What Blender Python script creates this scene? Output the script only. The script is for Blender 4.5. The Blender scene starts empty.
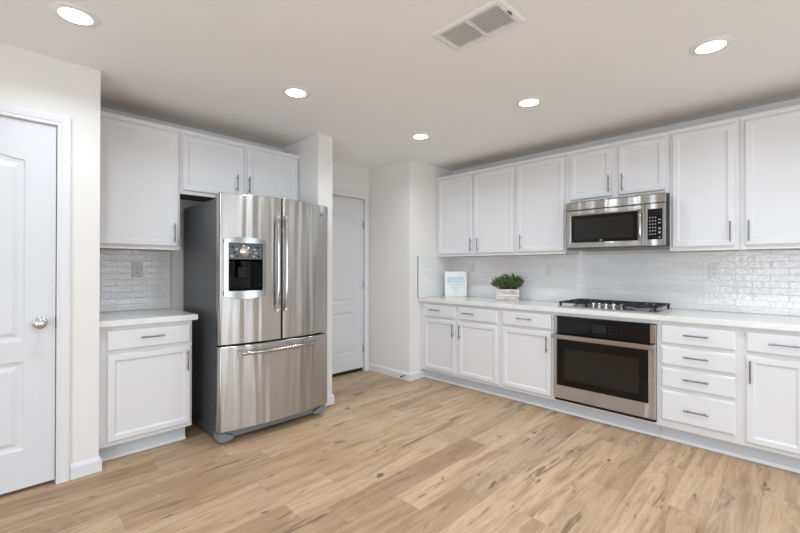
import bpy, bmesh, math, random
from mathutils import Vector, Matrix
C = bpy.context.scene.collection
SC = bpy.context.scene
PI = math.pi

# ------------------------------------------------------------------ camera, world, light, exposure
CAM_H = 1.252
def make_camera():
    yaw, pitch, roll = 0.7822, 0.0039, 0.0017
    fw = Vector((math.cos(yaw), math.sin(yaw), 0)); rt = Vector((math.sin(yaw), -math.cos(yaw), 0)); up = Vector((0, 0, 1))
    fw2 = fw*math.cos(pitch) + up*math.sin(pitch); up2 = -fw*math.sin(pitch) + up*math.cos(pitch)
    rt3 = rt*math.cos(roll) + up2*math.sin(roll); up3 = -rt*math.sin(roll) + up2*math.cos(roll)
    cd = bpy.data.cameras.new('camera'); cd.sensor_width = 36; cd.lens = 36*400.33/800; cd.clip_start = .05
    co = bpy.data.objects.new('camera', cd); C.objects.link(co)
    m = Matrix((rt3, up3, -fw2)).transposed().to_4x4(); m.translation = (0, 0, CAM_H)
    co.matrix_world = m
    SC.camera = co
make_camera()
SC.view_settings.view_transform = 'Standard'
SC.view_settings.look = 'None'
SC.view_settings.gamma = 1
SC.view_settings.exposure = 0.13
SC.view_settings.use_curve_mapping = False
SC.cycles.use_denoising = True
SC.cycles.max_bounces = 12
SC.cycles.diffuse_bounces = 8
SC.cycles.sample_clamp_indirect = 6

W = bpy.data.worlds.new('world'); SC.world = W; W.use_nodes = True
W.node_tree.nodes['Background'].inputs[0].default_value = (.92, .96, 1, 1)
W.node_tree.nodes['Background'].inputs[1].default_value = 1.0

LENS_GLOW = 9.0          # emission of the recessed lamps' lenses
LAMP_WATTS = 5.9        # light thrown down by each recessed lamp
def daylight(name, loc, rot, sx, sy, power, col):
    l = bpy.data.lights.new(name, 'AREA'); l.shape = 'RECTANGLE'; l.size = sx; l.size_y = sy
    l.energy = power; l.color = col
    o = bpy.data.objects.new(name, l); C.objects.link(o); o.location = loc; o.rotation_euler = rot
# fill lights in added openings behind the camera, put in to brighten the room
for wx in (-.5, 1.05, 2.6): daylight('window_daylight', (wx, -3.7, 1.12), (PI/2+.2, 0, 0), .8, 2.1, 20, (.78, .885, 1))      # shines to +Y
daylight('added_patio_fill', (-2.9, -.9, 1.1), (PI/2+.2, 0, -PI/2), 3.6, 2.0, 85, (.78, .885, 1))    # shines to +X

# ------------------------------------------------------------------ materials
def mat(name, col, rough=.5, metal=0., spec=.5, **kw):
    m = bpy.data.materials.new(name); m.use_nodes = True
    b = m.node_tree.nodes['Principled BSDF']
    b.inputs['Base Color'].default_value = (*col, 1); b.inputs['Roughness'].default_value = rough
    b.inputs['Metallic'].default_value = metal; b.inputs['Specular IOR Level'].default_value = spec
    for k, v in kw.items(): b.inputs[k].default_value = v
    return m
class NT:
    def __init__(s, m): s.t = m.node_tree; s.b = s.t.nodes['Principled BSDF']
    def n(s, typ, **kw):
        x = s.t.nodes.new(typ)
        for k, v in kw.items(): setattr(x, k, v)
        return x
    def l(s, a, b): s.t.links.new(a, b)
    def math(s, op, a, b=None, c=None):
        x = s.n('ShaderNodeMath', operation=op)
        for i, v in enumerate((a, b, c)):
            if v is None: continue
            if isinstance(v, (int, float)): x.inputs[i].default_value = v
            else: s.l(v, x.inputs[i])
        return x.outputs[0]
    def comb(s, x, y, z=0.):
        q = s.n('ShaderNodeCombineXYZ')
        for i, v in enumerate((x, y, z)):
            if isinstance(v, (int, float)): q.inputs[i].default_value = v
            else: s.l(v, q.inputs[i])
        return q.outputs[0]
    def noise(s, vec, scale, detail=2, rough=.5, dist=0.):
        q = s.n('ShaderNodeTexNoise'); s.l(vec, q.inputs['Vector'])
        q.inputs['Scale'].default_value = scale; q.inputs['Detail'].default_value = detail
        q.inputs['Roughness'].default_value = rough; q.inputs['Distortion'].default_value = dist
        return q.outputs['Fac']
    def white(s, vec):
        q = s.n('ShaderNodeTexWhiteNoise', noise_dimensions='3D'); s.l(vec, q.inputs['Vector']); return q.outputs['Value']
    def ramp(s, fac, stops):
        q = s.n('ShaderNodeValToRGB'); s.l(fac, q.inputs[0]); e = q.color_ramp.elements
        while len(e) < len(stops): e.new(.5)
        for i, (p, c) in enumerate(stops): e[i].position = p; e[i].color = (*c, 1) if len(c) == 3 else c
        return q.outputs[0]
    def mix(s, fac, a, b, blend='MIX'):
        q = s.n('ShaderNodeMix', data_type='RGBA', blend_type=blend)
        for i, v in ((0, fac), (6, a), (7, b)):
            if isinstance(v, (int, float)): q.inputs[i].default_value = v
            elif isinstance(v, tuple): q.inputs[i].default_value = (*v, 1)
            else: s.l(v, q.inputs[i])
        return q.outputs[2]
    def bump(s, h, strength, dist=.01, normal=None):
        q = s.n('ShaderNodeBump'); s.l(h, q.inputs['Height']); q.inputs['Strength'].default_value = strength
        q.inputs['Distance'].default_value = dist
        s.l(q.outputs[0], s.b.inputs['Normal'])
    def obj(s):
        q = s.n('ShaderNodeTexCoord'); return q.outputs['Object']
    def sep(s, v):
        q = s.n('ShaderNodeSeparateXYZ'); s.l(v, q.inputs[0]); return q.outputs

def paint(name, col, rough=.6, bump=.05, scale=180):
    m = mat(name, col, rough, spec=.35); t = NT(m)
    o = t.obj(); t.bump(t.noise(o, scale, 2), bump, .002)
    return m
WALL = paint('wall_paint', (.755, .745, .725), .75, .15, 90)
CEIL = paint('ceiling_paint', (.865, .885, .885), .85, .2, 70)
TRIM = paint('trim_paint', (.715, .72, .73), .38, .02)
DOORW = paint('door_paint', (.68, .69, .71), .36, .03)
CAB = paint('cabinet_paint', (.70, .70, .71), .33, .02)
TOE_SHADE = paint('toe_kick_shade_paint', (.58, .60, .63), .45, .02)  # greyer than the cabinets: shade of the toe recess put into the colour
RAW = mat('raw_cabinet_wood', (.42, .29, .2), .6)
REDWOOD = mat('brown_cabinet_underside', (.16, .075, .05), .6)
CHROME = mat('satin_nickel', (.62, .61, .6), .22, 1.)
BRASSY = mat('aged_nickel', (.42, .41, .39), .35, 1.)
PULL = mat('brushed_nickel_pull', (.27, .265, .26), .32, 1.)
BLACKGLASS = mat('black_glass', (.004, .004, .0045), .07, 0, .32)
WINGLASS = mat('smoked_window_glass', (.012, .012, .012), .10, 0, .4)
BLACKPL = mat('black_plastic', (.010, .010, .011), .5, 0, .3)
DARK = mat('dark_gap', (.006, .006, .006), .8)
IRON = mat('cast_iron', (.012, .012, .013), .5)
GREYPL = mat('grey_plastic', (.22, .23, .24), .45)
SIDEGREY = mat('grey_enamel', (.105, .107, .112), .38, .25)
WHITEPL = mat('white_plastic', (.82, .82, .81), .35)
GREYPLATE = mat('pale_grey_plastic', (.62, .62, .62), .35)
TILEWHITE = mat('soft_white_plastic', (.72, .725, .73), .35)
SLOT = mat('slot_black', (.01, .01, .01), .6)
PRINT = mat('pale_grey_print', (.30, .31, .33), .8, 0, .2)
FAINT = mat('faint_grey_print', (.05, .05, .053), .9, 0, .1)
def steel(name, col=(.50, .49, .475), rough=.31, aniso=.88, rot=.25):
    m = mat(name, col, rough, 1.); t = NT(m)
    t.b.inputs['Anisotropic'].default_value = aniso; t.b.inputs['Anisotropic Rotation'].default_value = rot
    tg = t.n('ShaderNodeTangent', direction_type='RADIAL', axis='Z'); t.l(tg.outputs[0], t.b.inputs['Tangent'])
    x, y, z = t.sep(t.obj())       # the sheet is very slightly wavy across its width
    wv = t.noise(t.comb(t.math('MULTIPLY', t.math('ADD', x, t.math('MULTIPLY', y, .3)), 5.5), 0., t.math('MULTIPLY', z, .35)), 1., 2, .5)
    t.bump(wv, 1., .030)
    return m
STEEL = steel('brushed_stainless')
STEELP = mat('polished_stainless', (.50, .49, .48), .13, 1.)
BEZEL = mat('dark_polished_bezel', (.34, .335, .33), .16, 1.)
def emitter(name, col, s):
    m = mat(name, (.9, .9, .9), .5); b = m.node_tree.nodes['Principled BSDF']
    b.inputs['Emission Color'].default_value = (*col, 1); b.inputs['Emission Strength'].default_value = s
    return m
LENS = emitter('lit_lamp_lens', (1, .95, .88), LENS_GLOW)

def floor_material():
    m = mat('oak_planks', (.5, .3, .2), .42, spec=.4); t = NT(m)
    x, y, z = t.sep(t.obj()); PW, PL = .178, 1.22
    yy = t.math('DIVIDE', t.math('ADD', y, .037), PW); row = t.math('FLOOR', yy); fy = t.math('FRACT', yy)
    off = t.math('MULTIPLY', t.white(t.comb(row, 3.7, 1.1)), 1.)
    xx = t.math('ADD', t.math('DIVIDE', x, PL), off); colm = t.math('FLOOR', xx); fx = t.math('FRACT', xx)
    idv = t.white(t.comb(row, colm, .5)); id2 = t.white(t.comb(row, colm, 7.5))
    sh = t.math('MULTIPLY', idv, 37.)
    g = t.noise(t.comb(t.math('ADD', t.math('MULTIPLY', x, 1.6), sh), t.math('MULTIPLY', y, 16.), sh), 1., 5, .62, .9)
    fine = t.noise(t.comb(t.math('ADD', t.math('MULTIPLY', x, 9.), sh), t.math('MULTIPLY', y, 150.), sh), 1., 3, .6)
    big = t.noise(t.comb(t.math('ADD', t.math('MULTIPLY', x, 1.1), sh), t.math('MULTIPLY', y, 4.), 2.), 1., 2)
    base = t.ramp(idv, [(0, (0.366, 0.232, 0.141)), (.3, (0.476, 0.322, 0.196)), (.65, (0.567, 0.395, 0.252)), (.85, (0.506, 0.347, 0.215)), (1, (0.385, 0.272, 0.189))])
    base = t.mix(t.ramp(g, [(.42, (0,)*3), (.68, (.75,)*3)]), base, (0.239, 0.138, 0.077))
    base = t.mix(t.ramp(big, [(.45, (0,)*3), (.75, (.55,)*3)]), base, (0.606, 0.436, 0.286))
    base = t.mix(t.ramp(fine, [(.45, (0,)*3), (.72, (.45,)*3)]), base, (0.273, 0.173, 0.105))
    # streaky dark marks and knots
    k = t.noise(t.comb(t.math('ADD', t.math('MULTIPLY', x, 2.6), sh), t.math('MULTIPLY', y, 22.), id2), 1., 3, .55, .8)
    base = t.mix(t.ramp(k, [(.60, (0,)*3), (.70, (.75,)*3)]), base, (0.118, 0.064, 0.033))
    k2 = t.noise(t.comb(t.math('ADD', t.math('MULTIPLY', x, 6.), sh), t.math('MULTIPLY', y, 16.), id2), 1., 2, .5, .4)
    base = t.mix(t.ramp(k2, [(.68, (0,)*3), (.74, (.85,)*3)]), base, (0.086, 0.047, 0.027))
    # limed cathedral grain on some planks
    wn = t.noise(t.comb(t.math('ADD', t.math('MULTIPLY', x, .8), sh), t.math('MULTIPLY', y, 6.5), id2), 1., 1.5, .4, .2)
    wl = t.math('FRACT', t.math('MULTIPLY', wn, 26.))
    wfac = t.math('MULTIPLY', t.ramp(wl, [(.55, (0,)*3), (.8, (.24,)*3), (1., (0,)*3)]), t.math('GREATER_THAN', id2, .62))
    base = t.mix(wfac, base, (0.584, 0.464, 0.357))
    ey = t.math('MINIMUM', fy, t.math('SUBTRACT', 1., fy)); ex = t.math('MULTIPLY', t.math('MINIMUM', fx, t.math('SUBTRACT', 1., fx)), PL/PW)
    e = t.math('MINIMUM', ex, ey)
    seam = t.ramp(e, [(0., (.55,)*3), (.012, (0,)*3)])
    base = t.mix(seam, base, (.14, .085, .055))
    t.l(base, t.b.inputs['Base Color'])
    t.l(t.ramp(g, [(.3, (.36,)*3), (.7, (.5,)*3)]), t.b.inputs['Roughness'])
    hh = t.math('ADD', t.math('MULTIPLY', fine, .35), t.math('MULTIPLY', t.ramp(e, [(0., (0,)*3), (.02, (1,)*3)]), 1.))
    t.bump(hh, .18, .003)
    return m
FLOORM = floor_material()

def tile_material():
    m = mat('glazed_subway_tile', (.76, .77, .78), .09, spec=.55); t = NT(m)
    x, y, z = t.sep(t.obj()); TH, TW = .049, .2
    zz = t.math('DIVIDE', z, TH); row = t.math('FLOOR', zz); fz = t.math('FRACT', zz)
    xx = t.math('ADD', t.math('DIVIDE', x, TW), t.math('MULTIPLY', t.math('MODULO', row, 2.), .5))
    col = t.math('FLOOR', xx); fx = t.math('FRACT', xx)
    idv = t.white(t.comb(row, col, 2.5))
    ez = t.math('MULTIPLY', t.math('MINIMUM', fz, t.math('SUBTRACT', 1., fz)), TH)
    ex = t.math('MULTIPLY', t.math('MINIMUM', fx, t.math('SUBTRACT', 1., fx)), TW)
    e = t.math('MINIMUM', ex, ez)
    grout = t.ramp(t.math('MULTIPLY', e, 100.), [(.09, (1,)*3), (.16, (0,)*3)])
    tone = t.ramp(idv, [(0, (.77, .775, .78)), (1, (.83, .83, .835))])
    t.l(t.mix(grout, tone, (.735, .74, .745)), t.b.inputs['Base Color'])
    t.l(t.ramp(grout, [(0, (.08,)*3), (1, (.6,)*3)]), t.b.inputs['Roughness'])
    wob = t.noise(t.comb(t.math('ADD', x, t.math('MULTIPLY', idv, 9.)), 0., z), 34., 1.5)
    pil = t.ramp(t.math('MULTIPLY', e, 100.), [(.08, (0,)*3), (.22, (.75,)*3), (.6, (1,)*3)])
    t.bump(t.math('ADD', t.math('MULTIPLY', wob, 3.0), pil), 1., .0011)
    return m
TILE = tile_material()
def quartz():
    m = mat('white_quartz', (.83, .82, .80), .16, spec=.5); t = NT(m); o = t.obj()
    v = t.noise(o, 3.2, 6, .6, 1.6); w = t.noise(o, 1.4, 4, .6, 2.2)
    b = t.mix(t.ramp(v, [(.46, (0,)*3), (.5, (.28,)*3), (.54, (0,)*3)]), (.745, .735, .715), (.62, .59, .545))
    b = t.mix(t.ramp(w, [(.48, (0,)*3), (.505, (.25,)*3), (.53, (0,)*3)]), b, (.58, .53, .47))
    t.l(b, t.b.inputs['Base Color']); return m
QUARTZ = quartz()
def whitewash():
    m = mat('whitewashed_wood', (.75, .72, .68), .7); t = NT(m); x, y, z = t.sep(t.obj())
    v = t.noise(t.comb(t.math('MULTIPLY', x, 12.), t.math('MULTIPLY', y, 12.), t.math('MULTIPLY', z, 110.)), 1., 4, .6)
    t.l(t.ramp(v, [(.40, (.42, .36, .30)), (.52, (.72, .69, .65)), (.7, (.82, .80, .78))]), t.b.inputs['Base Color']); return m
WASH = whitewash()
def leafmat():
    m = mat('boxwood_leaf', (.06, .14, .04), .5); t = NT(m)
    n = t.noise(t.obj(), 55., 2)
    t.l(t.ramp(n, [(.32, (.022, .06, .018)), (.5, (.06, .135, .035)), (.68, (.20, .30, .09))]), t.b.inputs['Base Color']); return m
LEAF = leafmat()
STEM = mat('plant_stem', (.09, .07, .035), .7)
SOIL = mat('dark_moss', (.03, .04, .02), .9)

# ------------------------------------------------------------------ mesh helpers
class MB:
    def __init__(s): s.bm = bmesh.new()
    def face(s, pts):
        return s.bm.faces.new([s.bm.verts.new(p) for p in pts])
    def box(s, x0, x1, y0, y1, z0, z1, bev=0., seg=2):
        x0, x1 = sorted((x0, x1)); y0, y1 = sorted((y0, y1)); z0, z1 = sorted((z0, z1))
        v = [s.bm.verts.new((x, y, z)) for z in (z0, z1) for y in (y0, y1) for x in (x0, x1)]
        f = [s.bm.faces.new([v[i] for i in q]) for q in ((0, 2, 3, 1), (4, 5, 7, 6), (0, 1, 5, 4), (2, 6, 7, 3), (0, 4, 6, 2), (1, 3, 7, 5))]
        if bev > 0:
            es = list({e for q in f for e in q.edges})
            bmesh.ops.bevel(s.bm, geom=es, offset=bev, segments=seg, affect='EDGES', clamp_overlap=True)
        return s
    def prism(s, pts, axis, a, b):
        """polygon pts (2-D) pushed along axis from a to b; for 'x' pts are (y,z), 'y' -> (x,z), 'z' -> (x,y)"""
        def P(p, t): return {'x': (t, p[0], p[1]), 'y': (p[0], t, p[1]), 'z': (p[0], p[1], t)}[axis]
        A = [s.bm.verts.new(P(p, a)) for p in pts]; B = [s.bm.verts.new(P(p, b)) for p in pts]
        s.bm.faces.new(A); s.bm.faces.new(B[::-1]); n = len(pts)
        for i in range(n): s.bm.faces.new((A[i], B[i], B[(i+1) % n], A[(i+1) % n]))
        return s
    def rings(s, loops, cap0=True, cap1=True, closed=True):
        vs = [[s.bm.verts.new(p) for p in L] for L in loops]; n = len(vs[0])
        for A, B in zip(vs, vs[1:]):
            for i in range(n if closed else n-1):
                s.bm.faces.new((A[i], A[(i+1) % n], B[(i+1) % n], B[i]))
        if cap0: s.bm.faces.new(vs[0][::-1])
        if cap1: s.bm.faces.new(vs[-1])
        return s
    def tube(s, path, r, n=10):
        path = [Vector(p) for p in path]; rr = r if isinstance(r, (list, tuple)) else [r]*len(path)
        L = []; ref = None
        for i, p in enumerate(path):
            d = (path[min(i+1, len(path)-1)] - path[max(i-1, 0)]).normalized()
            if ref is None: ref = d.orthogonal().normalized()
            ref = (ref - d*ref.dot(d)).normalized(); q = d.cross(ref)
            L.append([p + (ref*math.cos(2*PI*k/n) + q*math.sin(2*PI*k/n))*rr[i] for k in range(n)])
        return s.rings(L)
    def lathe(s, prof, center, axis='z', n=32, caps=True):
        """prof: (radius, height along axis)"""
        cx, cy, cz = center; L = []
        for r, h in prof:
            ring = []
            for k in range(n):
                a = 2*PI*k/n; u, v = r*math.cos(a), r*math.sin(a)
                ring.append({'z': (cx+u, cy+v, cz+h), 'y': (cx+u, cy+h, cz+v), 'x': (cx+h, cy+u, cz+v)}[axis])
            L.append(ring)
        return s.rings(L, caps, caps)
    def panel(s, x0, x1, z0, z1, prof, y=0.):
        """nested rectangles facing -y; prof: list of (inset, depth out of y)"""
        L = [[(x0+i, y-d, z0+i), (x1-i, y-d, z0+i), (x1-i, y-d, z1-i), (x0+i, y-d, z1-i)] for i, d in prof]
        return s.rings(L)
    def build(s, name, m, parent=None, smooth=False, loc=None):
        bm = s.bm
        bmesh.ops.recalc_face_normals(bm, faces=bm.faces)
        me = bpy.data.meshes.new(name); bm.to_mesh(me); bm.free()
        me.materials.append(m)
        if smooth:
            me.polygons.foreach_set('use_smooth', [True]*len(me.polygons))
            try: me.set_sharp_from_angle(angle=math.radians(38))
            except Exception: pass
        o = bpy.data.objects.new(name, me); C.objects.link(o)
        if parent: o.parent = parent
        if loc: o.location = loc
        return o
def tag(o, label, cat, group=None, kind=None):
    o['label'] = label; o['category'] = cat
    if group: o['group'] = group
    if kind: o['kind'] = kind
    return o
def thing(name, label, cat, loc=(0, 0, 0), rz=0., group=None):
    o = bpy.data.objects.new(name, None); C.objects.link(o); o.empty_display_size = .1
    o.location = loc; o.rotation_euler = (0, 0, rz)
    return tag(o, label, cat, group)
def struct(o, label, cat): return tag(o, label, cat, kind='structure')
def copy_tree(o, parent=None):
    c = o.copy(); C.objects.link(c)
    if parent: c.parent = parent
    for ch in list(o.children): copy_tree(ch, c)
    return c
RIGHT = -PI/2     # local x runs to the right in the picture, local y into the right-hand wall

# ------------------------------------------------------------------ main planes of the room
H = 2.466
YA = 3.055                     # left wall, divider front and corner-wall front
XF, XU, XW = 3.405, 3.696, 4.015   # right run: base face, wall-cabinet face, wall
YF, YU, YW = 3.120, 3.387, 3.73    # left run: the same
X0, Y0 = -2.8, -3.6            # walls behind the camera
YH = 3.75                      # hall wall with the far door

struct(MB().box(X0-.2, XW+.2, Y0-.2, 4.2, -.12, 0).build('floor', FLOORM), 'light oak plank floor', 'floor')
struct(MB().box(X0-.2, XW+.2, Y0-.2, 4.2, H, H+.12).build('ceiling', CEIL), 'pale grey painted flat ceiling', 'ceiling')
# left wall with the opening for the near door
D1R = .243; D1L = D1R-.81
b = MB(); b.box(X0, D1L-.012, YA, YA+.12, 0, H); b.box(D1L-.012, D1R+.012, YA, YA+.12, 2.08, H); b.box(D1R+.012, .446, YA, YW+.12, 0, H)
struct(b.build('wall_left', WALL), 'white painted wall around the near left door', 'wall')
struct(MB().box(X0, D1R+.1, YA+.9, YA+1.0, 0, H).build('wall_pantry', WALL), 'back wall of the closet behind the left door', 'wall')
struct(MB().box(.446, 2.03, YW, YW+.12, 0, H).build('wall_alcove', WALL), 'back wall behind the refrigerator', 'wall')
b = MB(); b.box(2.03, 2.19, YA, YH+.12, 0, H, .006)
struct(b.build('wall_divider', WALL), 'narrow white wall end to the right of the refrigerator', 'wall')
D2R = 3.158; D2L = D2R-.81
b = MB(); b.box(2.19, D2L-.012, YH, YH+.12, 0, H); b.box(D2L-.012, D2R+.012, YH, YH+.12, 2.1, H); b.box(D2R+.012, 3.23, YH, YH+.12, 0, H)
struct(b.build('wall_hall', WALL), 'white wall around the far door', 'wall')
struct(MB().box(2.15, 3.3, YH+.7, YH+.8, 0, H).build('wall_garage', WALL), 'wall beyond the far door', 'wall')
b = MB(); b.box(3.23, XW+.12, YA, YH+.12, 0, H, .006)
struct(b.build('wall_corner', WALL), 'white boxed out corner wall at the end of the cabinet run', 'wall')
struct(MB().box(XW, XW+.12, Y0-.12, YA, 0, H).build('wall_right', WALL), 'white wall behind the long cabinet run', 'wall')
# walls behind the camera, with openings added for the fill lights
b = MB(); xe = [X0-.12]
for wx in (-.5, 1.05, 2.6): xe += [wx-.4, wx+.4]
xe.append(XW)
for i in range(0, 8, 2): b.box(xe[i], xe[i+1], Y0-.12, Y0, 0, H)
for i in (1, 3, 5): b.box(xe[i], xe[i+1], Y0-.12, Y0, 0, .06); b.box(xe[i], xe[i+1], Y0-.12, Y0, 2.2, H)
struct(b.build('wall_rear', WALL), 'white wall with three added tall windows behind the viewer', 'wall')
b = MB(); b.box(X0-.12, X0, Y0, -2.7, 0, H); b.box(X0-.12, X0, .9, YA+.12, 0, H); b.box(X0-.12, X0, -2.7, .9, 2.1, H)
struct(b.build('wall_added_opening', WALL), 'white wall with an added patio opening behind the viewer', 'wall')
for k, wx in enumerate((-.5, 1.05, 2.6)):  # unseen windows added for fill light and streaks in the steel
    b = MB()
    for x in (-.4, .36): b.box(wx+x, wx+x+.04, Y0-.09, Y0-.03, .06, 2.2)
    for z in (.06, 1.1, 2.16): b.box(wx-.4, wx+.4, Y0-.09, Y0-.03, z, z+.04)
    struct(b.build('window_%d' % (k+1), TRIM), 'added tall white window frame behind the viewer', 'window')
b = MB()  # unseen patio door frame, added along with its fill light
for y in (-2.7, -.93, .84): b.box(X0-.09, X0-.03, y, y+.06, 0, 2.1)
b.box(X0-.09, X0-.03, -2.7, .9, 2.04, 2.1)
struct(b.build('window_4', TRIM), 'added white patio door frame behind the viewer', 'window')

# baseboards
def bb_prof(t=.014, h=.088): return [(0, 0), (t, 0), (t, h-.02), (t*.55, h-.006), (t*.3, h), (0, h)]
def baseboard(name, runs, label):
    b = MB()
    for kind, s, a, e, at in runs:      # kind x: face looks to -y at y=at ; kind y: face looks s at x=at
        if kind == 'x': b.prism([(at - p[0], p[1]) for p in bb_prof()], 'x', a, e)
        else: b.prism([(at + s*p[0], p[1]) for p in bb_prof()], 'y', a, e)
    return struct(b.build(name, TRIM), label, 'baseboard')
baseboard('baseboard_left', [('x', 0, .309, .446, YA), ('y', 1, YA-.014, YF+.06, .446)], 'white baseboard between the near door and the short cabinet')
baseboard('baseboard_divider', [('x', 0, 2.03, 2.19, YA), ('y', 1, YA-.014, YH, 2.19)], 'white baseboard around the wall end beside the refrigerator')
baseboard('baseboard_corner', [('y', -1, YA-.014, YH, 3.23), ('x', 0, 3.23, XF+.075, YA)], 'white baseboard around the boxed out corner wall')

# doors with two raised panels, the upper one arched
def panel_loop(x0, x1, z0, z1, rise, i):
    x0 += i; x1 -= i; z0 += i; z1 -= i; hw = (x1-x0)/2; xm = (x0+x1)/2
    top = []
    for k in range(17):
        u = 1 - 2*k/16; w = .5*(1+math.cos(PI*u)) if rise else 0.
        top.append((xm + u*hw, z1 + rise*w))
    return [(x0, z0), (x1, z0)] + top
def build_door(name, x_right, y, label, z0=.016, z1=2.08):
    """slab .81 wide whose front face lies at y, facing -y"""
    root = thing(name, label, 'door', (x_right, y, 0)); root['kind'] = 'structure'
    x0, x1 = -.81, 0.
    b = MB(); bm = b.bm
    specs = [(-.81+.131, -.131, .235, .728, 0.), (-.81+.131, -.131, .842, 1.855, .06)]
    outer = [bm.verts.new(p) for p in ((x0, 0, z0), (x1, 0, z0), (x1, 0, z1), (x0, 0, z1))]
    es = [bm.edges.new((outer[i], outer[(i+1) % 4])) for i in range(4)]
    for (a, c, d, e, rise) in specs:
        loops = []
        for inset, dep in ((0, 0), (.006, .007), (.02, .010), (.026, .010), (.05, .002)):
            loops.append([bm.verts.new((px, dep, pz)) for px, pz in panel_loop(a, c, d, e, rise, inset)])
        n = len(loops[0])
        es += [bm.edges.new((loops[0][i], loops[0][(i+1) % n])) for i in range(n)]
        for A, B in zip(loops, loops[1:]):
            for i in range(n): bm.faces.new((A[i], A[(i+1) % n], B[(i+1) % n], B[i]))
        bm.faces.new(loops[-1])
    bmesh.ops.triangle_fill(bm, use_beauty=True, edges=es)
    back = [bm.verts.new((p.co.x, .035, p.co.z)) for p in outer]
    for i in range(4): bm.faces.new((outer[i], outer[(i+1) % 4], back[(i+1) % 4], back[i]))
    bm.faces.new(back)
    b.build('door_panel', DOORW, root)
    return root
d1 = build_door('door_1', D1R-.003, YA+.008, 'white two panel door at the left edge with a nickel knob', .022, 2.073)
b = MB(); b.lathe([(.031, -.003), (.032, -.007), (.028, -.011), (.013, -.014), (.011, -.035), (.016, -.040), (.025, -.045), (.0285, -.055), (.027, -.066), (.019, -.073), (.004, -.075)], (-.068, 0, .937), 'y')
b.build('door_knob', CHROME, d1, True)
b = MB(); b.box(-.0005, .0028, -.004, .014, .90, .965)
b.build('latch_plate', SLOT, d1)
d2 = build_door('door_2', D2R-.003, YH+.02, 'white two panel door in the far recess beside the divider wall', .04)
for z in (1.775, 1.045, .265):
    b = MB(); b.lathe([(.0065, -.045), (.0065, .045)], (.0015, -.006, z), 'z', 12); b.box(-.010, .012, -.004, 0, z-.044, z+.044)
    b.build('hinge', BRASSY, d2, True)
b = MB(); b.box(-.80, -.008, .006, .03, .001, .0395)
b.build('gap_shade_strip', DARK, d2)  # dark strip standing in for the shade in the gap under the door
def casing(name, xl, xr, y, ztop, label, w=.064):
    b = MB()
    prof = [(0, .0), (0, .010), (.006, .014), (.016, .012), (.024, .016), (.05, .018), (.060, .016), (w, .009), (w, 0)]
    def L(i, d): return [(xl-i, y-d, 0), (xl-i, y-d, ztop+i), (xr+i, y-d, ztop+i), (xr+i, y-d, 0)]
    rows = [[b.bm.verts.new(p) for p in L(i, d)] for i, d in prof]
    for A, B in zip(rows, rows[1:]):
        for k in range(3): b.bm.faces.new((A[k], A[k+1], B[k+1], B[k]))
    # jamb lining
    b.box(xl-.010, xl, y-.002, y+.12, 0, ztop); b.box(xr, xr+.010, y-.002, y+.12, 0, ztop); b.box(xl-.01, xr+.01, y-.002, y+.12, ztop, ztop+.006)
    return struct(b.build(name, TRIM), label, 'trim')
casing('trim_1', D1L-.001, D1R+.001, YA, 2.075, 'white moulded casing around the near left door')
casing('trim_2', D2L-.001, D2R+.001, YH, 2.088, 'white moulded casing around the far door')

# door stop on the corner baseboard
t = thing('door_stop', 'small metal door stop on the baseboard of the boxed out corner', 'door stop', (3.216, 3.115, .052))
MB().lathe([(.013, 0), (.013, -.004), (.006, -.008), (.006, -.05)], (0, 0, 0), 'x', 16).build('stem', BRASSY, t, True)
MB().lathe([(.009, -.05), (.0095, -.054), (.009, -.066), (.006, -.07)], (0, 0, 0), 'x', 16).build('rubber_tip', SLOT, t, True)

# switch on the divider's hidden side
t = thing('wall_switch', 'white switch plate on the hall side of the divider wall', 'switch', (2.19, 3.085, 1.535))
MB().box(0, .012, -.001, .075, -.07, .07, .003).build('plate', WHITEPL, t)
MB().box(.012, .019, .025, .05, -.03, .03, .002).build('rocker', WHITEPL, t)

# ------------------------------------------------------------------ cabinets
DOORP = [(0, 0), (0, .013), (.003, .0175), (.008, .020), (.038, .020), (.042, .0165), (.046, .0155), (.050, .012)]
DRAWP = [(0, 0), (0, .013), (.004, .0165), (.011, .020)]
def bar_pull(parent, x, z, vertical=True, L=.142, y=-.02):
    b = MB(); r = .0052; st = .03
    if vertical:
        b.tube([(x, y-st, z-L/2), (x, y-st, z+L/2)], r, 12)
        for q in (-.048, .048): b.tube([(x, y+.0005, z+q), (x, y-st, z+q)], .0045, 10)
    else:
        b.tube([(x-L/2, y-st, z), (x+L/2, y-st, z)], r, 12)
        for q in (-.048, .048): b.tube([(x+q, y+.0005, z), (x+q, y-st, z)], .0045, 10)
    return b.build('bar_pull', PULL, parent, True)
def frame_bars(b, w, z0, z1, stiles, rails, y0=0., y1=.02):
    for a, c in stiles: b.box(a, c, y0, y1, z0, z1)
    for a, c in rails: b.box(.001, w-.001, y0+.0004, y1, a, c)
def base_cabinet(name, label, loc, rz, w, doors=(), drawers=(), depth=.6, group=None, end_panel=False, toe_left=0., toe_right=0.):
    root = thing(name, label, 'cabinet', loc, rz, group)
    b = MB(); b.box(0, w, .0, depth, .111, .874); b.build('carcass', CAB, root)
    b = MB(); b.box(0+toe_left, w-toe_right, .075, .09, 0, .111); b.build('toe_kick', TOE_SHADE, root)
    b = MB(); b.prism([(.075, 0), (.060, 0), (.060, .008), (.066, .016), (.075, .019)], 'x', toe_left, w-toe_right); b.build('shoe_moulding', TRIM, root)
    for x0, x1, z0, z1, px, pz in doors:
        d = MB().panel(x0, x1, z0, z1, DOORP).build('door', CAB, root)
        bar_pull(d, px, pz)
    for x0, x1, z0, z1, px, pz in drawers:
        d = MB().panel(x0, x1, z0, z1, DRAWP).build('drawer_front', CAB, root)
        bar_pull(d, px, pz, False)
    return root
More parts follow.
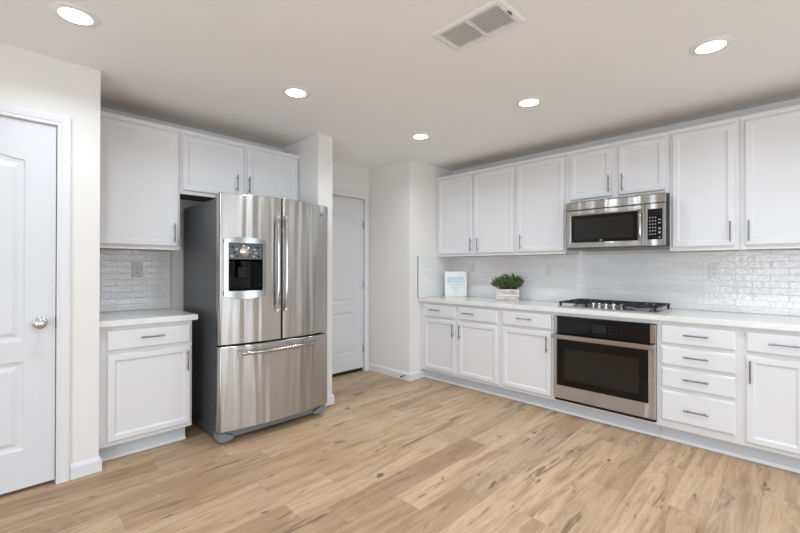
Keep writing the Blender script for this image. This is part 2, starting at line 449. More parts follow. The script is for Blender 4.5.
ZD0, ZD1, ZR0, ZR1 = .138, .694, .718, .850
# short base cabinet left of the refrigerator
base_cabinet('base_cabinet', 'white base cabinet under the short counter left of the refrigerator', (.448, YF, 0), 0, .55,
             [(.047, .538, ZD0, ZD1, .512, .594)], [(.047, .538, ZR0, ZR1, .293, .79)], toe_right=.02, toe_left=.0)
def RY(y_left): return (XF, y_left, 0)
# right run, left to right
base_cabinet('base_cabinet', 'white double door base cabinet in the far corner under the heart sign', RY(3.053), RIGHT, 1.035,
             [(.071, .504, ZD0, ZD1, .481, .597), (.543, 1.004, ZD0, ZD1, .571, .59)],
             [(.071, .504, ZR0, ZR1, .235, .793), (.543, 1.004, ZR0, ZR1, .676, .79)])
base_cabinet('base_cabinet', 'white single door base cabinet between the corner cabinet and the wall oven', RY(2.018), RIGHT, .519,
             [(.021, .498, ZD0, ZD1, .467, .59)], [(.021, .498, ZR0, ZR1, .256, .793)])
base_cabinet('drawer_cabinet', 'white base cabinet with four drawers right of the oven', RY(.724), RIGHT, .464, [],
             [(.022, .436, .716, .848, .228, .787), (.022, .436, .562, .692, .228, .634), (.022, .436, .403, .540, .228, .479), (.022, .436, .165, .378, .228, .265)])
base_cabinet('base_cabinet', 'white base cabinet at the right edge beside the four drawer unit', RY(.260), RIGHT, .62,
             [(.022, .30, ZD0, ZD1, .045, .597), (.31, .59, ZD0, ZD1, .565, .597)], [(.022, .30, ZR0, ZR1, .20, .785), (.31, .59, ZR0, ZR1, .45, .785)])
# oven housing
t = thing('oven_cabinet', 'white cabinet housing around the built in wall oven', 'cabinet', RY(1.499), RIGHT)
b = MB(); b.box(0, .007, 0, .6, .111, .874); b.box(.766, .773, 0, .6, .111, .874); b.box(.007, .766, 0, .6, .111, .126); b.box(.007, .766, 0, .6, .846, .874); b.box(.007, .766, .585, .6, .126, .846)
b.build('carcass', CAB, t)
MB().box(0, .773, .075, .09, 0, .111).build('toe_kick', TOE_SHADE, t)
MB().prism([(.075, 0), (.060, 0), (.060, .008), (.066, .016), (.075, .019)], 'x', 0, .773).build('shoe_moulding', TRIM, t)

# wall cabinets
def wall_cabinet(label, loc, rz, w, z0, doors, depth, z1=2.321, under=RAW, dz1=2.283):
    root = thing('wall_cabinet', label, 'cabinet', loc, rz)
    b = MB(); b.box(0, w, 0, depth, z0+.012, z1-.03)
    b.box(0, w, 0, .019, z0, z0+.012); b.box(0, .015, .019, depth, z0, z0+.012); b.box(w-.015, w, .019, depth, z0, z0+.012)
    b.box(0, w, 0, .019, z1-.03, z1); b.box(0, .015, .019, depth, z1-.03, z1); b.box(w-.015, w, .019, depth, z1-.03, z1)
    b.build('carcass', CAB, root)
    MB().box(.016, w-.016, .02, depth-.002, z0+.008, z0+.0115).build('bottom_panel', under, root)
    MB().box(.016, w-.016, .02, depth-.002, z1-.03, z1-.026).build('top_panel', RAW, root)
    MB().prism([(0, z1-.026), (-.008, z1-.026), (-.010, z1-.018), (-.016, z1-.010), (-.016, z1+.001), (0, z1+.001)], 'x', 0, w).build('top_moulding', CAB, root)
    for x0, x1, px, pz in doors:
        d = MB().panel(x0, x1, z0+.028, dz1, DOORP).build('door', CAB, root)
        bar_pull(d, px, pz)
    return root
UD = XW-XU-.002
wall_cabinet('white wall cabinet above the short counter left of the refrigerator', (.448, YU, 0), 0, .546, 1.387, [(.036, .533, .498, 1.515)], YW-YU-.002)
wall_cabinet('short white double door wall cabinet above the refrigerator', (.996, YU, 0), 0, 1.032, 1.826, [(.014, .497, .43, 1.965), (.528, 1.02, .532, 1.965)], YW-YU-.002, under=REDWOOD)
def RU(y): return (XU, y, 0)
wall_cabinet('white double door wall cabinet above the heart sign in the corner', RU(3.053), RIGHT, 1.03, 1.387, [(.032, .514, .503, 1.51), (.533, 1.010, .593, 1.508)], UD)
wall_cabinet('white single door wall cabinet left of the microwave', RU(2.021), RIGHT, .503, 1.387, [(.014, .492, .066, 1.512)], UD)
wall_cabinet('short white double door wall cabinet above the microwave', RU(1.516), RIGHT, .806, 1.842, [(.044, .392, .376, 1.972), (.446, .779, .48, 1.968)], UD)
wall_cabinet('white single door wall cabinet right of the microwave', RU(.708), RIGHT, .418, 1.387, [(.018, .392, .369, 1.518)], UD)
wall_cabinet('white wall cabinet at the right edge above the counter', RU(.288), RIGHT, .76, 1.387, [(.026, .37, .048, 1.515), (.39, .735, .71, 1.515)], UD)

# ------------------------------------------------------------------ counters and tiles
b = MB(); b.box(.448, 1.03, YF-.033, YW-.002, .8755, .914, .003)
tag(b.build('countertop', QUARTZ), 'short white veined quartz countertop left of the refrigerator', 'countertop')
b = MB(); b.box(XF-.033, XW-.002, -.37, YA-.002, .8755, .914, .003)
tag(b.build('countertop', QUARTZ), 'long white quartz countertop under the cooktop and heart sign', 'countertop')
def tiles(label, loc, rz, w, h=.472):
    o = MB().box(0, w, -.008, 0, 0, h).build('backsplash', TILE)
    o.location = loc; o.rotation_euler = (0, 0, rz)
    return struct(o, label, 'backsplash')
tiles('glossy white tile backsplash behind the short counter', (.448, YW-.001, .915), 0, .572)
struct(MB().box(1.0205, 1.026, YW-.012, YW-.001, .915, 1.386).build('trim_3', GREYPLATE), 'thin metal edge strip beside the short backsplash', 'trim')
tiles('long white tile backsplash behind the cooktop', (XW-.001, YA-.01, .915), RIGHT, YA+.36)
tiles('white tile return on the boxed out corner wall by the heart sign', (3.36, YA-.001, .915), 0, XW-3.36-.01)
struct(MB().box(3.352, 3.3595, YA-.011, YA-.001, .915, 1.388).build('trim_4', BRASSY), 'dark metal edge strip at the end of the long counter', 'trim')

def outlet(label, loc, rz, m):
    t = thing('wall_outlet', label, 'outlet', loc, rz, 'outlets on the backsplash')
    MB().panel(-.036, .036, -.058, .058, [(0, 0), (0, .004), (.003, .006)]).build('cover_plate', m, t)
    for z in (-.021, .021):
        b = MB(); b.prism([(-.017, z-.010), (-.010, z-.015), (.010, z-.015), (.017, z-.010), (.017, z+.010), (.010, z+.015), (-.010, z+.015), (-.017, z+.010)], 'y', -.0085, -.006)
        s = b.build('socket', m, t)
        b = MB(); b.box(-.008, -.0055, -.0089, -.0085, z-.004, z+.006); b.box(.0055, .008, -.0089, -.0085, z-.004, z+.006); b.lathe([(.0025, -.0089), (.0025, -.0085)], (0, 0, z-.009), 'y', 10)
        b.build('slots', SLOT, s)
    return t
outlet('grey outlet on the tiles above the short left counter', (.784, YW-.0095, 1.233), 0, GREYPLATE)
outlet('white outlet on the tiles between the heart sign and the potted plant', (XW-.0095, 2.754, 1.25), RIGHT, TILEWHITE)
outlet('white outlet on the tiles between the potted plant and the cooktop', (XW-.0095, 1.819, 1.232), RIGHT, TILEWHITE)
outlet('white outlet on the tiles to the right of the microwave and cooktop', (XW-.0095, .468, 1.233), RIGHT, TILEWHITE)

# ------------------------------------------------------------------ refrigerator (local x across, front towards -y)
def refrigerator():
    R = thing('refrigerator', 'stainless steel french door refrigerator with a bottom freezer drawer', 'refrigerator', (1.552, 2.868, 0))
    hw = .456; BOW = .048
    def fy(x): return -BOW*(1-(x/hw)**2)
    MB().box(-.446, .446, .068, .80, .028, 1.752, .006).build('cabinet_body', SIDEGREY, R)
    def slab(b, x0, x1, z0, z1, hole=None, top=None, r=.016):
        bm = b.bm
        xs = [x0, x0+.004, x0+.010, x0+r]
        n = 14; a, c = x0+r, x1-r
        for i in range(1, n): xs.append(a+(c-a)*i/n)
        xs += [x1-r, x1-.010, x1-.004, x1]
        if hole: xs = sorted(set([x for x in xs if min(abs(x-hole[0]), abs(x-hole[1])) > .008] + [hole[0], hole[1]]))
        def front(x):
            d = min(x-x0, x1-x); e = 0 if d >= r else r - math.sqrt(max(0, r*r-(r-d)**2))
            return fy(x)+e
        zs = [z0+.004, z1-.004] if not hole else [z0+.004, hole[2], hole[3], z1-.004]
        def Z(x, z): return z + (top*(1-(x/hw)**2) if top and z > z1-.01 else 0)
        cols = []
        for x in xs:
            f = front(x)
            cols.append([bm.verts.new((x, .058, Z(x, z0) if z0 > z1-.01 else z0)), bm.verts.new((x, f+.004, z0))] + [bm.verts.new((x, f, Z(x, z))) for z in zs] + [bm.verts.new((x, f+.004, Z(x, z1))), bm.verts.new((x, .058, Z(x, z1)))])
        m = len(cols[0])
        for i in range(len(xs)-1):
            for j in range(m-1):
                if hole and j == 3 and hole[0]-1e-6 <= xs[i] and xs[i+1] <= hole[1]+1e-6: continue
                bm.faces.new((cols[i][j], cols[i+1][j], cols[i+1][j+1], cols[i][j+1]))
            bm.faces.new((cols[i][m-1], cols[i+1][m-1], cols[i+1][0], cols[i][0]))
        bm.faces.new(cols[0]); bm.faces.new(cols[-1][::-1])
    hx0, hx1, hz0, hz1 = -.405, -.162, 1.085, 1.432
    b = MB(); slab(b, -hw, -.004, .706, 1.775, (hx0, hx1, hz0, hz1), .014); dl = b.build('door', STEEL, R, True); dl['label'] = 'left door with the ice and water dispenser'
    b = MB(); slab(b, .004, hw, .706, 1.775, None, .014); dr = b.build('door', STEEL, R, True)
    b = MB(); slab(b, -hw, hw, .092, .692); fz = b.build('freezer_drawer', STEEL, R, True)
    # gaskets
    MB().box(-.44, .44, .058, .068, .095, 1.765).build('gasket', BLACKPL, R)
    MB().box(-.004, .004, -.02, .058, .71, 1.77).build('centre_seal', DARK, R)
    # dispenser in the left door
    # cavity (open box), control panel, paddle and bezel
    b = MB(); g = .095
    pts = lambda x, z: (x, fy(x)+.001, z)
    f = [pts(hx0, hz0), pts(hx1, hz0), pts(hx1, 1.31), pts(hx0, 1.31)]; k = [(hx0+.01, .05, hz0+.012), (hx1-.01, .05, hz0+.012), (hx1-.01, .05, 1.30), (hx0+.01, .05, 1.30)]
    for i in range(4): b.face((f[i], f[(i+1) % 4], k[(i+1) % 4], k[i]))
    b.face(k); b.build('dispenser_cavity', BLACKGLASS, dl)
    def curved(b, x0, x1, z0, z1, off0, off1, n=8, zt=0., zb=0.):
        """slab hugging the bowed door between offsets; zt/zb crown the top and bottom edges"""
        def crown(x): return 1-((x-(x0+x1)/2)/((x1-x0)/2))**2
        L = []
        for i in range(n+1):
            x = x0+(x1-x0)*i/n; c = crown(x)
            L.append([(x, fy(x)-off0, z0-zb*c), (x, fy(x)-off1, z0-zb*c+.002), (x, fy(x)-off1, z1+zt*c-.002), (x, fy(x)-off0, z1+zt*c)])
        b.rings(L)
    b = MB()
    curved(b, hx0-.028, hx0+.002, hz0-.03, hz1+.02, -.002, .014, 2); curved(b, hx1-.002, hx1+.022, hz0-.03, hz1+.02, -.002, .014, 2)
    curved(b, hx0-.028, hx1+.022, hz1-.004, hz1+.024, -.002, .016, 10, .018); curved(b, hx0-.028, hx1+.022, hz0-.036, hz0+.004, -.002, .018, 10, 0., .022)
    b.build('dispenser_bezel', BEZEL, dl, True)
    b = MB(); curved(b, hx0, hx1, 1.312, hz1, -.02, .002, 6); b.build('dispenser_control_panel', SIDEGREY, dl)
    b = MB(); b.lathe([(.042, 0), (.044, -.006), (.036, -.012)], (-.283, fy(-.283)-.002, 1.372), 'y', 24); b.build('dispenser_display', STEELP, dl, True)
    for i, (bx, bz) in enumerate(((-.372, 1.40), (-.345, 1.385), (-.36, 1.36), (-.378, 1.335), (-.34, 1.335), (-.222, 1.385), (-.195, 1.40), (-.21, 1.36), (-.19, 1.335), (-.225, 1.335))):
        b = MB(); b.box(bx-.009, bx+.009, fy(bx)-.006, fy(bx), bz-.006, bz+.006, .002); b.build('dispenser_button', CHROME if i % 2 else BLACKPL, dl)
    b = MB(); b.tube([(-.283, .0, 1.30), (-.283, .0, 1.262)], [.03, .018], 16); b.build('ice_chute', BLACKPL, dl, True)
    b = MB(); b.box(-.32, -.246, .02, .028, 1.18, 1.262, .004); b.build('dispenser_paddle', BLACKPL, dl)
    b = MB()
    for i in range(9): b.box(hx0+.018+i*.0255, hx0+.026+i*.0255, fy(-.28)+.012, .045, hz0+.012, hz0+.016)
    b.build('drip_grille', BLACKPL, dl)
    # handles
    def handle(x, parent):
        b = MB(); y0 = fy(x); P = []
        for i in range(15):
            u = i/14; z = .945+(1.625-.945)*u; P.append((x, y0-.047+.018*(2*u-1)**4, z))
        b.tube(P, [.0135]*15, 14)
        h = b.build('handle', STEELP, parent, True)
        for z in (.945, 1.625):
            q = MB(); q.box(x-.0092, x+.0092, y0-.045, y0-.001, z-.026, z+.026, .007, 3); q.build('handle_mount', CHROME, h, True)
    handle(-.055, dl); handle(.0135, dr)
    b = MB(); P = []
    for i in range(21):
        x = -.318+.61*i/20; P.append((x, fy(x)-.052+.016*(2*i/20-1)**6, .642))
    b.tube(P, .0155, 14); h = b.build('handle', STEELP, fz, True)
    for x in (-.315, .289):
        q = MB(); q.box(x-.024, x+.024, fy(x)-.045, fy(x)-.001, .626, .658, .008, 3); q.build('handle_mount', CHROME, h, True)
    # badge: a round monogram
    bx, bz = .372, 1.70; yb = fy(bx)
    b = MB(); b.lathe([(.0165, .002), (.0165, -.002), (.014, -.0032), (.002, -.0032)], (bx, yb, bz), 'y', 28); bd = b.build('round_badge', BLACKPL, dr, True)
    b = MB(); b.lathe([(.0165, -.0034), (.0140, -.0046), (.0138, -.003)], (bx, yb, bz), 'y', 28, False)
    b.tube([(bx+.009*math.cos(a)*(.5+.5*math.cos(3*a)**2), yb-.0045, bz+.009*math.sin(a)) for a in [i*.3 for i in range(21)]], .0011, 6)
    b.build('monogram', CHROME, bd, True)
    # hinge covers, base grille, feet
    for s in (-1, 1):
        b = MB(); b.prism([(.02, 1.776), (.024, 1.786), (.05, 1.788), (.125, 1.765), (.125, 1.752), (.068, 1.752), (.055, 1.776)], 'x', s*.375, s*.445)
        b.build('hinge_cover', GREYPL, R)
    b = MB(); b.box(-.40, .40, .055, .09, .018, .085, .006); b.build('base_grille', GREYPL, R)
    for s in (-1, 1):
        b = MB(); b.prism([(s*.450, .02), (s*.454, .080), (s*.41, .080), (s*.385, .050), (s*.335, .042), (s*.335, .020), (s*.37, .006), (s*.43, .006)], 'y', .030, .11)
        bmesh.ops.bevel(b.bm, geom=b.bm.edges[:], offset=.006, segments=2, affect='EDGES')
        b.build('foot_cover', GREYPL, R, True)
        b = MB(); b.lathe([(.024, 0), (.024, .03)], (s*.405, .07, 0), 'z', 16); b.build('foot', BLACKPL, R)
        b = MB(); b.lathe([(.024, 0), (.024, .03)], (s*.405, .74, 0), 'z', 16); b.build('foot', BLACKPL, R)
    # tall white lettering-like energy sticker on the side (unreadable in the photo)
    b = MB(); rnd = random.Random(4); z = .155
    while z < .245:
        b.box(-.4437, -.446, .098, .098+rnd.choice((.014, .018, .022)), z, z+.005); 
        if rnd.random() < .6: b.box(-.4437, -.446, .098, .102, z, z+.009)
        z += .010
    b.build('side_lettering', WHITEPL, R)
    return R
refrigerator()

# ------------------------------------------------------------------ microwave (local x to the right, front at local y=0)
def microwave():
    XM = 3.535; YL = 1.447; w = .741
    M = thing('microwave', 'stainless over the range microwave under the short wall cabinet', 'microwave', (XM, YL, 0), RIGHT)
    dep = XW-XM-.012
    MB().box(.003, w-.003, .03, dep, 1.425, 1.832, .004).build('housing', BLACKPL, M)
    MB().box(.006, w-.006, .012, dep-.03, 1.412, 1.426).build('bottom_grille', SIDEGREY, M)
    b = MB(); b.prism([(0.002, 1.757), (.03, 1.753), (.035, 1.753), (.035, 1.826), (.014, 1.826), (.004, 1.818)], 'x', 0, w); b.build('top_vent', STEEL, M)
    # door: steel frame, black glass, window
    b = MB(); x0, x1, z0, z1 = 0, .607, 1.428, 1.750
    wx0, wx1, wz0, wz1 = .040, .556, 1.474, 1.706
    L = [[(x0, .03, z0), (x1, .03, z0), (x1, .03, z1), (x0, .03, z1)], [(x0, .004, z0), (x1, .004, z0), (x1, .004, z1), (x0, .004, z1)], [(x0+.006, 0, z0+.005), (x1-.003, 0, z0+.005), (x1-.003, 0, z1-.005), (x0+.006, 0, z1-.005)],
         [(wx0-.012, 0, wz0-.010), (wx1+.012, 0, wz0-.010), (wx1+.012, 0, wz1+.010), (wx0-.012, 0, wz1+.010)], [(wx0, .008, wz0), (wx1, .008, wz0), (wx1, .008, wz1), (wx0, .008, wz1)]]
    b.rings(L, True, False); d = b.build('door', STEEL, M)
    MB().box(wx0-.001, wx1+.001, .008, .02, wz0-.001, wz1+.001).build('door_glass', BLACKGLASS, d)
    MB().box(wx0+.03, wx1-.035, .0072, .009, wz0+.028, wz1-.028).build('window', WINGLASS, d)
    P = []
    for i in range(13):
        u = i/12; P.append((.583, -.042+.035*(2*u-1)**4, 1.458+.25*u))
    b = MB(); b.tube(P, .0115, 12); b.build('handle', STEELP, d, True)
    bx = .285; b = MB(); b.box(bx-.010, bx+.010, .0062, .0078, 1.484, 1.493, .0007); bd = b.build('badge', CHROME, d, True)
    # controls
    b = MB(); b.box(.609, w, .0, .03, 1.428, 1.750, .004); cp = b.build('control_panel', STEEL, M)
    gx0, gx1, gz0, gz1 = .626, .724, 1.474, 1.708
    MB().box(gx0, gx1, -.0025, .002, gz0, gz1, .001).build('control_glass', BLACKGLASS, cp)
    MB().box(gx0+.012, gx1-.012, -.0030, -.0024, gz1-.045, gz1-.018).build('display', WINGLASS, cp)
    for r in range(6):
        for c in range(3):
            x = gx0+.016+c*.018; z = gz1-.066-r*.0255
            MB().box(x-.0045, x+.0045, -.0031, -.0024, z-.0045, z+.0045).build('button', PRINT, cp)
    for z, rr in ((gz0+.083, .008), (gz0+.052, .009), (gz0+.016, .006)):
        MB().lathe([(rr, -.0024), (rr, -.0032)], (gx1-.018, 0, z), 'y', 16).build('button', PRINT, cp)
    for z in (gz0+.15, gz0+.125): MB().box(gx1-.028, gx1-.010, -.0031, -.0024, z-.004, z+.004).build('button', PRINT, cp)
microwave()

# ------------------------------------------------------------------ wall oven
def wall_oven():
    YL = 1.490; w = .755
    O = thing('wall_oven', 'stainless and black glass wall oven under the gas cooktop', 'oven', (XF, YL, 0), RIGHT)
    MB().box(.004, w-.004, 0, .56, .128, .842).build('oven_body', SIDEGREY, O)
    MB().box(.004, w-.004, -.004, 0, .128, .842).build('front_gap', DARK, O)
    # control panel
    z0, z1 = .690, .842
    for a, c in ((0, .028), (w-.034, w)): MB().box(a, c, -.030, -.004, z0, z1, .003).build('panel_trim', STEELP, O)
    cp = MB().box(.028, w-.034, -.029, -.004, z0, z1, .002).build('control_panel', BLACKGLASS, O)
    MB().box(.31, .42, -.0296, -.0288, .735, .80).build('display', BLACKPL, cp)
    for x in (.215, .235, .258, .278):
        for z in (.74, .758, .776, .794):
            if (x, z) != (.215, .794): MB().box(x-.004, x+.004, -.0294, -.0288, z-.0028, z+.0028).build('button', FAINT, cp)
    for x in (.445, .47, .5, .53):
        for z in (.745, .77, .795): MB().box(x-.004, x+.004, -.0294, -.0288, z-.0028, z+.0028).build('button', FAINT, cp)
    # door
    dz0, dz1 = .152, .688; gx0, gx1, gz0, gz1 = .030, w-.042, .262, .664
    b = MB()
    L = [[(0, -.004, dz0), (w, -.004, dz0), (w, -.004, dz1), (0, -.004, dz1)], [(0, -.034, dz0), (w, -.034, dz0), (w, -.034, dz1), (0, -.034, dz1)], [(.004, -.038, dz0+.004), (w-.004, -.038, dz0+.004), (w-.004, -.038, dz1-.004), (.004, -.038, dz1-.004)],
         [(gx0, -.038, gz0), (gx1, -.038, gz0), (gx1, -.038, gz1), (gx0, -.038, gz1)], [(gx0, -.034, gz0), (gx1, -.034, gz0), (gx1, -.034, gz1), (gx0, -.034, gz1)]]
    b.rings(L, True, False); d = b.build('door', STEEL, O)
    MB().box(gx0-.001, gx1+.001, -.034, -.01, gz0-.001, gz1+.001).build('door_glass', BLACKGLASS, d)
    MB().box(gx0+.062, gx1-.065, -.0346, -.0338, gz0+.055, gz1-.085).build('window', WINGLASS, d)
    b = MB(); b.box(.002, w-.004, -.092, -.074, .663, .698, .006, 3); h = b.build('handle', STEELP, d, True)
    for x in (.002, w-.034):
        q = MB(); q.box(x, x+.03, -.075, -.036, .666, .694, .004); q.build('handle_mount', STEELP, h)
    b = MB(); b.lathe([(.013, -.0375), (.013, -.0392), (.011, -.040)], (.345, 0, .197), 'y', 24); bd = b.build('round_badge', GREYPL, d, True)
    b = MB(); b.lathe([(.013, -.0398), (.0118, -.0408), (.0108, -.0398)], (.345, 0, .197), 'y', 24, False)
    b.tube([(.345+.007*math.cos(a)*(.5+.5*math.cos(3*a)**2), -.0405, .197+.007*math.sin(a)) for a in [i*.3 for i in range(21)]], .0009, 6)
    b.build('monogram', CHROME, bd, True)
    MB().box(.006, w-.006, -.02, -.004, .129, .148).build('bottom_vent', DARK, O)
wall_oven()

# ------------------------------------------------------------------ gas cooktop
def cooktop():
    T = thing('gas_cooktop', 'gas cooktop with black cast iron grates and five knobs on the counter', 'cooktop', (3.475, 1.505, .9142), RIGHT)
    w, dp = .765, .49
    MB().box(0, w, 0, dp, 0, .010, .004).build('base_plate', STEELP, T)
    # burners
    for bx, by, r in ((.14, .14, .036), (.14, .36, .042), (.385, .33, .055), (.625, .14, .042), (.625, .36, .036)):
        bu = MB().lathe([(r+.012, .010), (r+.012, .013), (r, .018), (r, .024)], (bx, by, 0), 'z', 28).build('burner', GREYPL, T, True)
        MB().lathe([(r-.002, .024), (r, .028), (r-.004, .033), (.004, .034)], (bx, by, 0), 'z', 28).build('burner_cap', IRON, bu, True)
    for k, (kx, ky) in enumerate(((.270, .105), (.326, .075), (.382, .062), (.438, .075), (.494, .105))):
        b = MB(); b.lathe([(.025, .010), (.025, .014), (.0205, .017), (.019, .042), (.017, .045), (.002, .045)], (kx, ky, 0), 'z', 24)
        kn = b.build('knob', STEELP, T, True)
        MB().box(kx-.003, kx+.003, ky-.016, ky+.016, .044, .050, .0015).build('grip', CHROME, kn)
    def grate(x0, x1, y0, y1, notch=None):
        b = MB(); zt0, zt1 = .036, .048; s = .010
        for y in (y0, y1-s): b.box(x0, x1, y, y+s, zt0, zt1, .002)
        for x in (x0, x1-s): b.box(x, x+s, y0, y1, zt0, zt1, .002)
        xm, ym = (x0+x1)/2, (y0+y1)/2
        b.box(xm-s/2, xm+s/2, y0, y1, zt0, zt1, .002); b.box(x0, x1, ym-s/2, ym+s/2, zt0, zt1, .002)
        for q in (.25, .75):
            yq = y0+(y1-y0)*q
            b.box(x0, x0+(x1-x0)*.36, yq-s/2, yq+s/2, zt0, zt1, .002); b.box(x1-(x1-x0)*.36, x1, yq-s/2, yq+s/2, zt0, zt1, .002)
        g = b.build('grate', IRON, T)
        for x in (x0+.004, x1-.020):
            for y in (y0+.004, y1-.020):
                MB().box(x, x+.016, y, y+.016, .010, zt0+.001, .002).build('grate_foot', IRON, g)
    grate(.012, .252, .012, dp-.012); grate(.256, .509, .165, dp-.012); grate(.513, w-.012, .012, dp-.012)
cooktop()

# ------------------------------------------------------------------ heart sign
def heart_sign():
    S = thing('heart_sign', 'white square sign with a pale blue heart of words on the counter', 'sign', (3.791+.012, 2.841+.012, .9145), -PI/4-.02)
    w, h = .255, .298
    b = MB(); b.box(-w/2, w/2, 0, .028, .0, h, .003); bo = b.build('sign_board', WHITEPL, S)
    # heart print
    pts = []
    for i in range(40):
        a = 2*PI*i/40; x = 16*math.sin(a)**3; z = 13*math.cos(a)-5*math.cos(2*a)-2*math.cos(3*a)-math.cos(4*a)
        pts.append((x*.0068, .157+z*.0074))
    cols = [mat('heart_pale_blue', (.50, .66, .78), .7), mat('print_blue', (.20, .36, .48), .7), mat('print_teal', (.34, .50, .52), .7)]
    m = cols[0]; tt = NT(m); x_, y_, z_ = tt.sep(tt.obj())
    tt.l(tt.ramp(tt.math('ADD', tt.math('MULTIPLY', z_, 3.2), tt.math('MULTIPLY', x_, -1.0)), [(.15, (.76, .81, .80)), (.5, (.72, .80, .81)), (.9, (.62, .74, .84))]), tt.b.inputs['Base Color'])
    MB().prism(pts, 'y', -.0006, .0002).build('heart', m, bo)
    # lines of small unreadable lettering filling the heart
    rnd = random.Random(7)
    def halfwidth(z):
        xs = [abs(p[0]) for p in pts if abs(p[1]-z) < .014]; return max(xs) if xs else .02
    for z, hh in ((.218, .024), (.184, .016), (.150, .014), (.116, .010), (.088, .012), (.064, .009)):
        b = MB(); W_ = halfwidth(z)*.92; x = -W_
        while x < W_-.006:
            wd = rnd.uniform(.006, .010)*hh/.016
            st = max(.0016, hh*.12); kind = rnd.randrange(4)
            y0, y1 = -.0012, -.0006
            b.box(x, x+st, y0, y1, z-hh/2, z+hh/2*(1 if kind else .4))
            if kind in (0, 1): b.box(x, x+wd*.8, y0, y1, z-hh/2, z-hh/2+st)
            if kind in (1, 2): b.box(x, x+wd*.8, y0, y1, z+hh/2-st, z+hh/2)
            if kind in (2, 3): b.box(x, x+wd*.7, y0, y1, z-st/2, z+st/2)
            if kind in (0, 3): b.box(x+wd*.7, x+wd*.7+st, y0, y1, z-hh/2, z+hh*.2)
            x += wd*1.25
            if rnd.random() < .2: x += .006
        b.build('lettering', cols[1] if z > .17 else cols[2], bo)
heart_sign()

# ------------------------------------------------------------------ potted plant
def plant():
    T = thing('potted_plant', 'bushy green plant in a whitewashed wooden box on the counter', 'plant', (3.83, 2.185, .9145), RIGHT+.45)
    w, d, h = .235, .12, .118
    b = MB()
    for i in range(3):
        z = i*.0395
        b.box(-w/2, w/2, -d/2, -d/2+.010, z+.001, z+.038, .002); b.box(-w/2, w/2, d/2-.010, d/2, z+.001, z+.038, .002)
        b.box(-w/2, -w/2+.010, -d/2+.010, d/2-.010, z+.001, z+.038, .002); b.box(w/2-.010, w/2, -d/2+.010, d/2-.010, z+.001, z+.038, .002)
    bx = b.build('planter_box', WASH, T)
    for s in (-1, 1): MB().box(s*(w/2-.032), s*(w/2-.002), -d/2-.006, -d/2, 0, h, .002).build('corner_batten', WASH, bx)
    MB().box(-w/2+.011, w/2-.011, -d/2+.011, d/2-.011, .001, h-.012).build('moss', SOIL, T)
    rnd = random.Random(11); st = MB(); lf = MB()
    def leaf(p, n, s):
        n = n.normalized(); sd = n.cross(Vector((rnd.uniform(-1, 1), rnd.uniform(-1, 1), rnd.uniform(-1, 1)))).normalized(); up = sd.cross(n)
        bm = lf.bm; tip = p+n*s
        a = bm.verts.new(p); t = bm.verts.new(tip+up*s*-.12); m1 = bm.verts.new(p+n*s*.5+sd*s*.32+up*s*.1); m2 = bm.verts.new(p+n*s*.5-sd*s*.32+up*s*.1); c = bm.verts.new(p+n*s*.5)
        for f in ((a, m1, c), (m1, t, c), (a, c, m2), (c, t, m2)): bm.faces.new(f)
    for i in range(150):
        a = rnd.uniform(0, 2*PI); r = math.sqrt(rnd.random()); ex, ey, ez = r*math.cos(a), r*math.sin(a), rnd.uniform(.45, 1.12)
        root = Vector((ex*.09, ey*.035, h-.012)); top = Vector((ex*.18, ey*.10, h + .012 + .135*math.sqrt(max(0.08, 1-.7*r*r))*ez))
        mid = (root+top)/2 + Vector((ex*.02, ey*.02, .012))
        P = [root.lerp(mid, u).lerp(mid.lerp(top, u), u) for u in (0, .33, .66, 1)]
        st.tube(P, [.002, .0017, .0014, .001], 5)
        for k in range(12):
            u = rnd.uniform(.3, 1.); p = root.lerp(mid, u).lerp(mid.lerp(top, u), u)
            dr = (top-root).normalized() + Vector((rnd.uniform(-1, 1), rnd.uniform(-1, 1), rnd.uniform(-.5, .8)))*1.1
            leaf(p, dr, rnd.uniform(.017, .027))
    st.build('stems', STEM, T); lf.build('foliage', LEAF, T)
plant()

# ------------------------------------------------------------------ recessed lamps and ceiling vent
def lamp(x, y, label, group='recessed ceiling lights'):
    t = thing('recessed_light', label, 'ceiling light', (x, y, H), 0, group)
    MB().lathe([(.066, -.0065), (.070, -.0055), (.088, -.005), (.097, -.002), (.098, 0.0), (.066, 0.0)], (0, 0, 0), 'z', 48, False).build('trim_ring', WHITEPL, t, True)
    MB().lathe([(.067, -.001), (.067, -.0045), (.002, -.0048)], (0, 0, 0), 'z', 40).build('lens', LENS, t)
    l = bpy.data.lights.new('lamp_light', 'AREA'); l.shape = 'DISK'; l.size = .13; l.energy = LAMP_WATTS; l.color = (.815, .91, 1); l.spread = math.radians(147)
    lo = bpy.data.objects.new('lamp_light', l); C.objects.link(lo); lo.parent = t; lo.location = (0, 0, -.012)
    return t
lamp(.262, 2.465, 'round recessed ceiling light at the upper left corner near the left wall')
lamp(1.452, 2.460, 'round recessed ceiling light in front of the refrigerator')
lamp(2.742, 2.460, 'round recessed ceiling light nearest the far door recess')
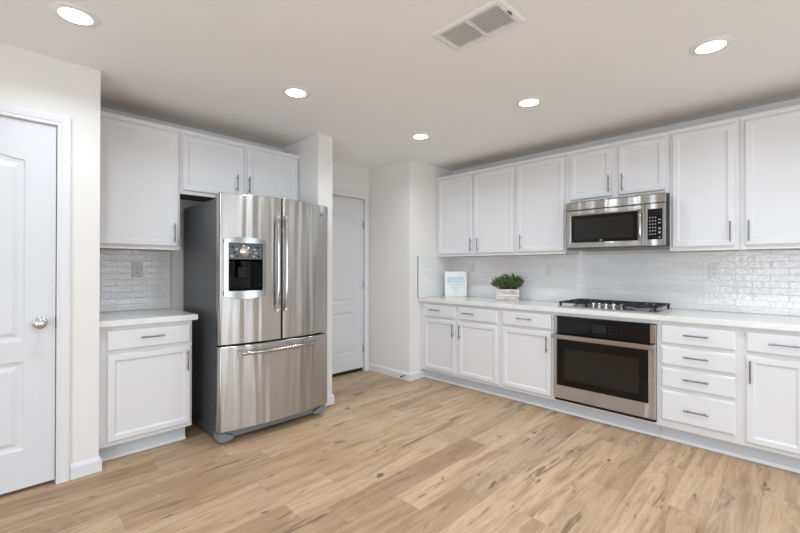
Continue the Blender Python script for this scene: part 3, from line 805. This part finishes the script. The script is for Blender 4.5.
lamp(2.735, 1.392, 'round recessed ceiling light between the vent and the microwave cabinets')
lamp(2.74, .335, 'round recessed ceiling light at the upper right above the drawers')

for x, y in ((1.45, .335), (.253, .335), (.253, -.75), (1.45, -.75), (2.74, -.75), (-1.4, 1.4), (-1.4, -1.4)):  # extra lamps added out of view to supply more light
    l = lamp(x, y, 'round recessed ceiling light added out of view', 'added recessed lights out of view')
def vent():
    x0, x1, y0, y1 = 1.582, 1.816, .942, 1.346
    t = thing('ceiling_vent', 'white louvred air vent in the ceiling', 'vent', ((x0+x1)/2, (y0+y1)/2, H))
    a, c = (x1-x0)/2, (y1-y0)/2
    b = MB()
    L = [[(-a, -c, 0), (a, -c, 0), (a, c, 0), (-a, c, 0)], [(-a, -c, -.003), (a, -c, -.003), (a, c, -.003), (-a, c, -.003)], [(-a+.012, -c+.012, -.008), (a-.012, -c+.012, -.008), (a-.012, c-.012, -.008), (-a+.012, c-.012, -.008)],
         [(-a+.030, -c+.034, -.008), (a-.030, -c+.034, -.008), (a-.030, c-.034, -.008), (-a+.030, c-.034, -.008)], [(-a+.030, -c+.034, -.0005), (a-.030, -c+.034, -.0005), (a-.030, c-.034, -.0005), (-a+.030, c-.034, -.0005)]]
    b.rings(L, False, False); b.build('frame', WHITEPL, t)
    MB().box(-a+.03, a-.03, -c+.034, c-.034, -.0012, -.0002).build('duct_panel', GREYPLATE, t)
    MB().box(-a+.03, a-.03, -.007, .007, -.009, -.001).build('centre_bar', WHITEPL, t)
    n = 8
    for s in (-1, 1):
        for i in range(n):
            x = -a+.034+(2*a-.068)*(i+.5)/n
            b = MB(); b.prism([(x-.0095, -.0095), (x-.0085, -.0105), (x+.0095, -.003), (x+.0085, -.002)], 'y', s*.008, s*(c-.035)); b.build('louvre', WHITEPL, t)
    MB().box(-.018, .018, -c+.018, -c+.022, -.012, -.008).build('damper_lever', SLOT, t)
    for s in (-1, 1): MB().lathe([(.004, -.008), (.003, -.010)], (0, s*(c-.012), 0), 'z', 10).build('screw', GREYPL, t)
vent()
